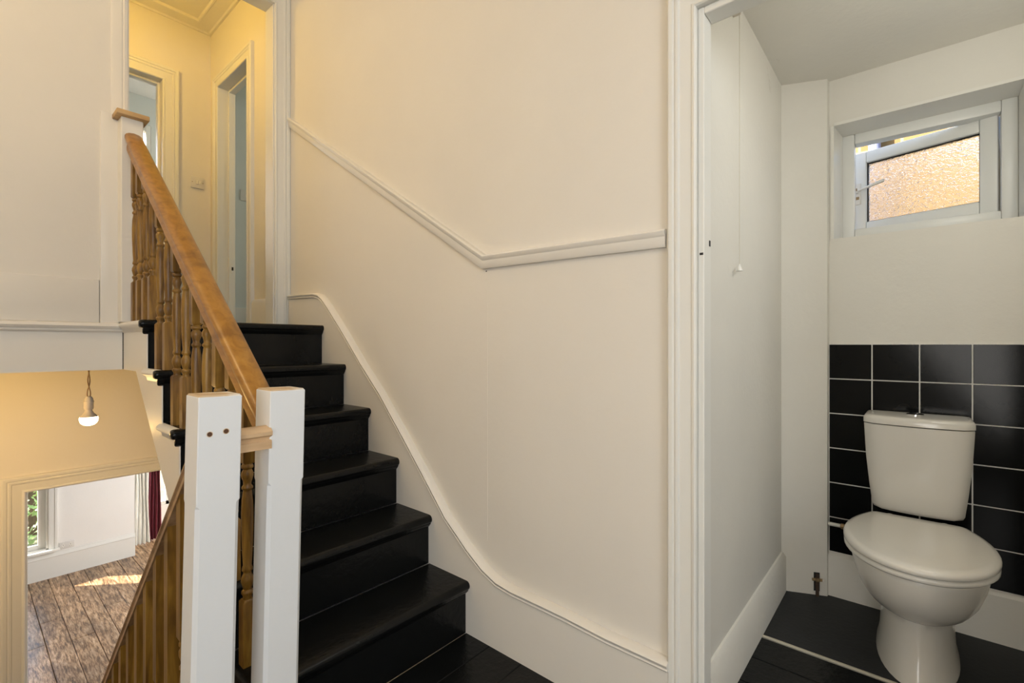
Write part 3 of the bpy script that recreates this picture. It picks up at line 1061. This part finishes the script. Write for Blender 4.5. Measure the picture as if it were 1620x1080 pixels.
# reveal lining
m = MB()
m.prism([(WX - 0.004, OY1 + 0.012), (WX - 0.004, OY1), (FX0, OY1 - 0.018), (FX0, OY1 + 0.0)], 'z', OZ0, OZ1)
m.prism([(WX - 0.004, OZ1 + 0.012), (WX - 0.004, OZ1), (FX0, OZ1 - 0.006), (FX0, OZ1 + 0.012)], 'y', OY0, OY1)
m.build('reveal_lining', M_frame, w1)
# casement, hinged at the far side and pushed open outwards
SW, SH = 0.482, 0.376
ang = math.radians(-15)
HYY, HXX = OY0 + 0.052, FX0 + 0.030
SZ0 = OZ0 + 0.060
Ms = Matrix.Translation((HXX, HYY, SZ0)) @ Matrix.Rotation(ang, 4, 'Z')
m = MB()
rect_frame(m, 0, SW, 0, SH, 0.052, 0, 0.05)
m.xform(Ms)
sash = m.build('casement', M_upvc, w1, bevel=0.006, segs=2)
m = MB()
m.box(0.022, 0.028, 0.050, SW - 0.050, 0.050, SH - 0.050)
m.xform(Ms)
m.build('pane', M_obscure, sash)
m = MB()
rect_frame(m, 0.050, SW - 0.050, 0.050, SH - 0.050, 0.005, 0.014, 0.030)
m.xform(Ms)
m.build('glazing_gasket', M_dark, sash)
m = MB()
m.box(-0.012, 0.001, SW - 0.034, SW - 0.014, SH * 0.36, SH * 0.62)
m.prism([(SW - 0.034, SH * 0.53), (SW - 0.016, SH * 0.50), (SW - 0.13, SH * 0.56), (SW - 0.13, SH * 0.595)], 'x', -0.034, -0.022)
m.lathe([(0.009, -0.034), (0.009, 0.0)], (0.0, SW - 0.024, SH * 0.515), 12, 'x')
m.xform(Ms)
m.build('handle', M_white_pl, sash, bevel=0.002, segs=1)
m = MB()
m.box(-0.014, -0.0115, SW - 0.030, SW - 0.018, SH * 0.42, SH * 0.455)
m.box(-0.037, -0.034, SW - 0.030, SW - 0.016, SH * 0.515, SH * 0.545)
m.xform(Ms)
m.build('keyhole', M_brass, sash)

# neighbouring brick house and its pipe, seen through the WC window
nh = thing('brick_house', (4.0, 0.3, -2.2), 'sunlit yellow brick house wall seen through the open window above the toilet', 'house')
m = MB()
m.prism([(-3.5, -2.2), (3.5, -2.2), (3.5, 3.2), (0.7, 2.95), (0.1, 2.62), (-0.6, 2.30), (-3.5, 1.9)], 'x', 4.0, 4.3)
m.build('wall', M_brick, nh)
m = MB()
m.prism([(3.6, 3.2), (0.7, 2.95), (0.1, 2.62), (-0.6, 2.30), (-3.6, 1.9), (-3.6, 1.97), (-0.6, 2.37), (0.1, 2.69), (0.7, 3.02), (3.6, 3.27)], 'x', 3.95, 4.35)
m.build('coping', M_grout, nh)
m = MB()
m.tube([(3.94, 0.215, -2.2), (3.94, 0.215, 2.60)], 0.034, 12)
tag(m.build('drainpipe', M_pipe_blue), 'grey blue drainpipe on the brick wall, glimpsed in the gap over the open window', 'pipe')
S(MB().box(-15, 25, -6, 40, -2.35, -2.2).build('ground', M_ground))

# ------------------------------------------------------------------ pull cord
pc = thing('pull_cord', (2.0, 0.43, 0), 'thin white light pull cord with a small cone hanging by the toilet side wall', 'cord')
cx_, cy_ = 0.43 / (FY - 0.48 * FX) * (FX + 0.48 * FY), 0.43
ctop = hit(1170, 21, 'y', cy_)
cend = hit(1171, 427, 'y', cy_)
pc.location = (cend.x, cy_, cend.z)
m = MB()
m.tube([(ctop.x, cy_, ctop.z), (ctop.x, cy_, (ctop.z + cend.z) / 2), (ctop.x, cy_, cend.z + 0.012)], 0.0010, 6)
m.build('string', M_string, pc)
MB().lathe([(0.0100, 0.0), (0.0095, 0.003), (0.0035, 0.018), (0.002, 0.022)], (ctop.x, cy_, cend.z - 0.004), 14).build('cone', M_white_pl, pc)
m = MB()
m.box(ctop.x - 0.005, ctop.x + 0.005, cy_ - 0.004, DY, ctop.z - 0.004, ctop.z + 0.006)
m.build('wall_guide', M_holder, pc, bevel=0.002, segs=1)

# ------------------------------------------------------------------ toilet
TY = 0.002
to = thing('toilet', (2.08, TY, 0.0), 'white ceramic close coupled toilet with closed lid in front of the black tiles', 'toilet')

def egg(xf, xb, hw, z, n=36, backw=0.75, p=2.3):
    """plan outline: round at the front (low x), squarer towards the wall"""
    xm = xf + (xb - xf) * 0.56
    pts = []
    for i in range(n):
        a = 2 * math.pi * i / n
        c, s = math.cos(a), math.sin(a)
        if c < 0:
            x = xm + (xm - xf) * c
            yv = hw * s
        else:
            q = (abs(c) ** p + abs(s) ** p) ** (-1 / p)
            x = xm + (xb - xm) * min(1, c * q * 1.0)
            yv = hw * s * q
            t_ = min(1, (x - xm) / (xb - xm))
            yv *= 1 - (1 - backw) * t_ ** 2
        pts.append((x, TY + yv, z))
    return pts

def lidplan(xf, xb, hw, z, bw=0.67, nf=24, ns=7):
    xm = xf + (xb - xf) * 0.54
    pts = []
    for i in range(nf + 1):
        a = math.pi / 2 + math.pi * i / nf
        pts.append((xm + (xm - xf) * math.cos(a), TY + hw * math.sin(a), z))
    side = []
    for i in range(1, ns + 1):
        t_ = i / ns * 0.97
        side.append((xm + (xb - xm) * t_, hw * (1 - (1 - bw) * t_ ** 1.9)))
    side.append((xb - 0.001, hw * bw * 0.975))
    side.append((xb, hw * bw * 0.93))
    pts += [(x, TY - y, z) for x, y in side]
    pts += [(x, TY + y, z) for x, y in side[::-1]]
    return pts

m = MB()
secs = [(1.925, 2.40, 0.112, 0.0, 1.0), (1.928, 2.40, 0.111, 0.012, 1.0), (1.945, 2.395, 0.103, 0.05, 1.0), (1.962, 2.39, 0.100, 0.11, 1.0), (1.968, 2.39, 0.099, 0.165, 1.0), (1.966, 2.39, 0.100, 0.195, 1.0),
        (1.940, 2.39, 0.112, 0.206, 1.0), (1.905, 2.39, 0.130, 0.218, 0.98), (1.862, 2.39, 0.147, 0.240, 0.95), (1.818, 2.38, 0.161, 0.275, 0.92), (1.785, 2.375, 0.171, 0.315, 0.88), (1.764, 2.37, 0.177, 0.355, 0.82), (1.755, 2.36, 0.180, 0.385, 0.80), (1.752, 2.35, 0.180, 0.400, 0.78), (1.757, 2.345, 0.174, 0.407, 0.78)]
m.loft([egg(a, b_, c, z, 40, bw, 3.0) for a, b_, c, z, bw in secs])
m.build('pan', M_ceram, to, sharp=60)
m = MB()
m.loft([lidplan(a, b_, c, z) for a, b_, c, z in ((1.735, 2.20, 0.183, 0.408), (1.728, 2.20, 0.188, 0.414), (1.728, 2.20, 0.188, 0.422), (1.734, 2.20, 0.184, 0.427))])
m.build('seat', M_ceram, to, sharp=60)
m = MB()
m.loft([lidplan(a, b_, c, z) for a, b_, c, z in ((1.726, 2.215, 0.186, 0.429), (1.718, 2.218, 0.190, 0.434), (1.718, 2.218, 0.190, 0.444), (1.724, 2.214, 0.186, 0.451), (1.745, 2.205, 0.172, 0.455), (1.82, 2.16, 0.12, 0.457))])
m.build('seat_lid', M_ceram, to, sharp=60)
for s in (-0.075, 0.075):
    MB().lathe([(0.014, 0.0), (0.014, 0.03), (0.010, 0.04)], (2.235, TY + s, 0.405), 12).build('hinge', M_ceram, to)

def cist(hw, xf, xb, z, n=10, r=0.03):
    pts = []
    for i in range(n + 1):                       # bowed front
        t_ = -1 + 2 * i / n
        yv = hw * t_
        x = xf + 0.022 * t_ ** 2 + 0.022 * max(0, abs(t_) - 0.8) / 0.2
        pts.append((x, TY + yv, z))
    pts += [(xb - 0.01, TY + hw, z), (xb, TY + hw - 0.012, z), (xb, TY - hw + 0.012, z), (xb - 0.01, TY - hw, z)]
    return pts
XB = WX - 0.014
m = MB()
m.loft([cist(0.100, 2.262, XB, 0.452), cist(0.124, 2.240, XB, 0.456), cist(0.129, 2.234, XB, 0.468), cist(0.137, 2.226, XB, 0.54), cist(0.147, 2.219, XB, 0.65), cist(0.153, 2.216, XB, 0.773)])
m.build('cistern', M_ceram, to, sharp=60)
m = MB()
m.loft([cist(0.151, 2.218, XB, 0.7755), cist(0.1545, 2.2145, XB, 0.777), cist(0.1545, 2.2145, XB, 0.794), cist(0.1525, 2.217, XB, 0.800), cist(0.147, 2.223, XB - 0.004, 0.8045), cist(0.138, 2.234, XB - 0.012, 0.806), cist(0.09, 2.27, XB - 0.05, 0.807)])
m.build('cistern_lid', M_ceram, to, sharp=60)
m = MB()
m.lathe([(0.026, 0.0), (0.026, 0.004), (0.022, 0.006), (0.010, 0.009), (0.001, 0.009)], (2.325, TY + 0.004, 0.807), 20)
m.build('flush_button', M_chrome, to)

# supply pipe and stop valve beside the toilet
wp = thing('water_pipe', (2.40, 0.25, 0.31), 'painted water pipe with brass nut crossing the black tiles towards the cistern', 'pipe')
m = MB()
m.tube([(2.408, 0.288, 0.31), (2.408, 0.20, 0.31), (2.408, 0.135, 0.31)], 0.0075, 10)
m.build('pipe', M_white_pl, wp)
m = MB()
m.lathe([(0.0095, 0.0), (0.012, 0.002), (0.012, 0.016), (0.0095, 0.018), (0.0095, 0.03), (0.012, 0.032), (0.012, 0.042), (0.0085, 0.045)], (2.408, 0.200, 0.31), 6, 'y')
m.build('nut', M_brass, wp)

def on_col(px, py):
    a = (px - 810) / 750
    c = -(py - 545) / 750
    d = Vector((FX + a * FY, FY - a * FX, c))
    p, q = Vector((2.335, DY)), Vector((2.405, 0.291))
    e = q - p
    n = Vector((e.y, -e.x))
    t_ = p.dot(n) / (d.x * n.x + d.y * n.y)
    return Vector((d.x * t_, d.y * t_, H + c * t_))
b0 = on_col(1292, 934)
b1 = on_col(1292, 905)
nrm = Vector((-0.915, -0.403, 0))
vt = thing('pipe_valve', (b0.x, b0.y, 0.0), 'small old pipe stub with a valve at the foot of the white boxed corner', 'valve')
e = Vector((0.403, -0.915, 0))
m = MB()
q = [b0 + e * 0.011, b0 - e * 0.011]
m.loft([[q[0] + nrm * 0.0002, q[1] + nrm * 0.0002, q[1] + nrm * 0.002, q[0] + nrm * 0.002],
        [Vector((v.x, v.y, b1.z)) for v in (q[0] + nrm * 0.0002, q[1] + nrm * 0.0002, q[1] + nrm * 0.002, q[0] + nrm * 0.002)]])
m.build('slot', M_dark, vt)
m = MB()
pz = b0 + nrm * 0.009
m.tube([(pz.x, pz.y, 0.0), (pz.x, pz.y, b1.z - 0.004)], 0.0065, 10)
m.build('pipe', M_rust, vt)
m = MB()
c0 = Vector((pz.x, pz.y, b1.z - 0.026)) + nrm * 0.004
m.tube([c0 - e * 0.020, c0 + e * 0.018], 0.0058, 10)
m.lathe([(0.001, -0.008), (0.010, -0.005), (0.011, 0.0), (0.010, 0.006), (0.001, 0.008)], c0, 10)
m.build('valve_body', M_brass, vt)
m = MB()
m.lathe([(0.001, -0.006), (0.0075, -0.003), (0.0075, 0.004), (0.001, 0.006)], c0 + e * 0.021, 10)
m.build('valve_knob', M_white_pl, vt)

# ------------------------------------------------------------------ curtains of the bay
def curtain(name, x0, x1, y, z0, z1, folds, depth, mat, label):
    n = folds * 8
    f, b = [], []
    for i in range(n + 1):
        t_ = i / n
        x = x0 + (x1 - x0) * t_
        yy = y + depth * math.sin(t_ * folds * 2 * math.pi) + 0.25 * depth * math.sin(t_ * 17)
        f.append((x, yy))
    m = MB()
    rings = []
    for j in range(13):
        z = z0 + (z1 - z0) * j / 12
        sq = 1 - 0.12 * math.sin(j / 12 * math.pi)
        cx = (x0 + x1) / 2
        g = [(cx + (x - cx) * sq + 0.006 * math.sin(z * 5 + x * 30), yy + 0.006 * math.sin(z * 3 + x * 20), z) for x, yy in f]
        h_ = [(x, yy + 0.006, zz) for x, yy, zz in g]
        rings.append(g + h_[::-1])
    m.loft(rings)
    return tag(m.build(name, mat, sharp=80), label, 'curtain')
curtain('curtain', 1.645, 1.83, 8.56, LZ + 0.012, 0.80, 4, 0.03, M_cream_cloth, 'cream floor length curtain hanging at the wall corner of the lower room bay')
curtain('curtain', 1.81, 1.985, 8.62, LZ + 0.012, 0.80, 4, 0.03, M_red_cloth, 'burgundy floor length curtain hanging beside the bright bay window')

# bush outside the lower room window
bh = thing('garden_bush', (0.85, 11.6, -2.2), 'green leafy bush growing outside the lower room sash window', 'bush')
m = MB()
m.tube([(0.85, 11.6, -2.2), (0.83, 11.62, -1.4), (0.87, 11.6, -0.8)], [0.08, 0.06, 0.03], 8)
m.build('stem', M_bark, bh)
m = MB()
for i in range(4200):
    d = Vector((random.gauss(0, 1), random.gauss(0, 1), random.gauss(0, 1))).normalized() * (random.uniform(0.5, 1) ** 0.5)
    p = Vector((0.85 + d.x * 1.3, 11.6 + d.y * 0.9, -1.05 + d.z * 1.5))
    u = Vector((random.uniform(-1, 1), random.uniform(-1, 1), random.uniform(-1, 1))).normalized()
    v = u.orthogonal().normalized()
    s = random.uniform(0.03, 0.07)
    m.poly([p - u * s, p + v * s * 0.5, p + u * s, p - v * s * 0.5])
fo = m.build('foliage', M_leaf, bh, smooth=False)
fo['kind'] = 'stuff'
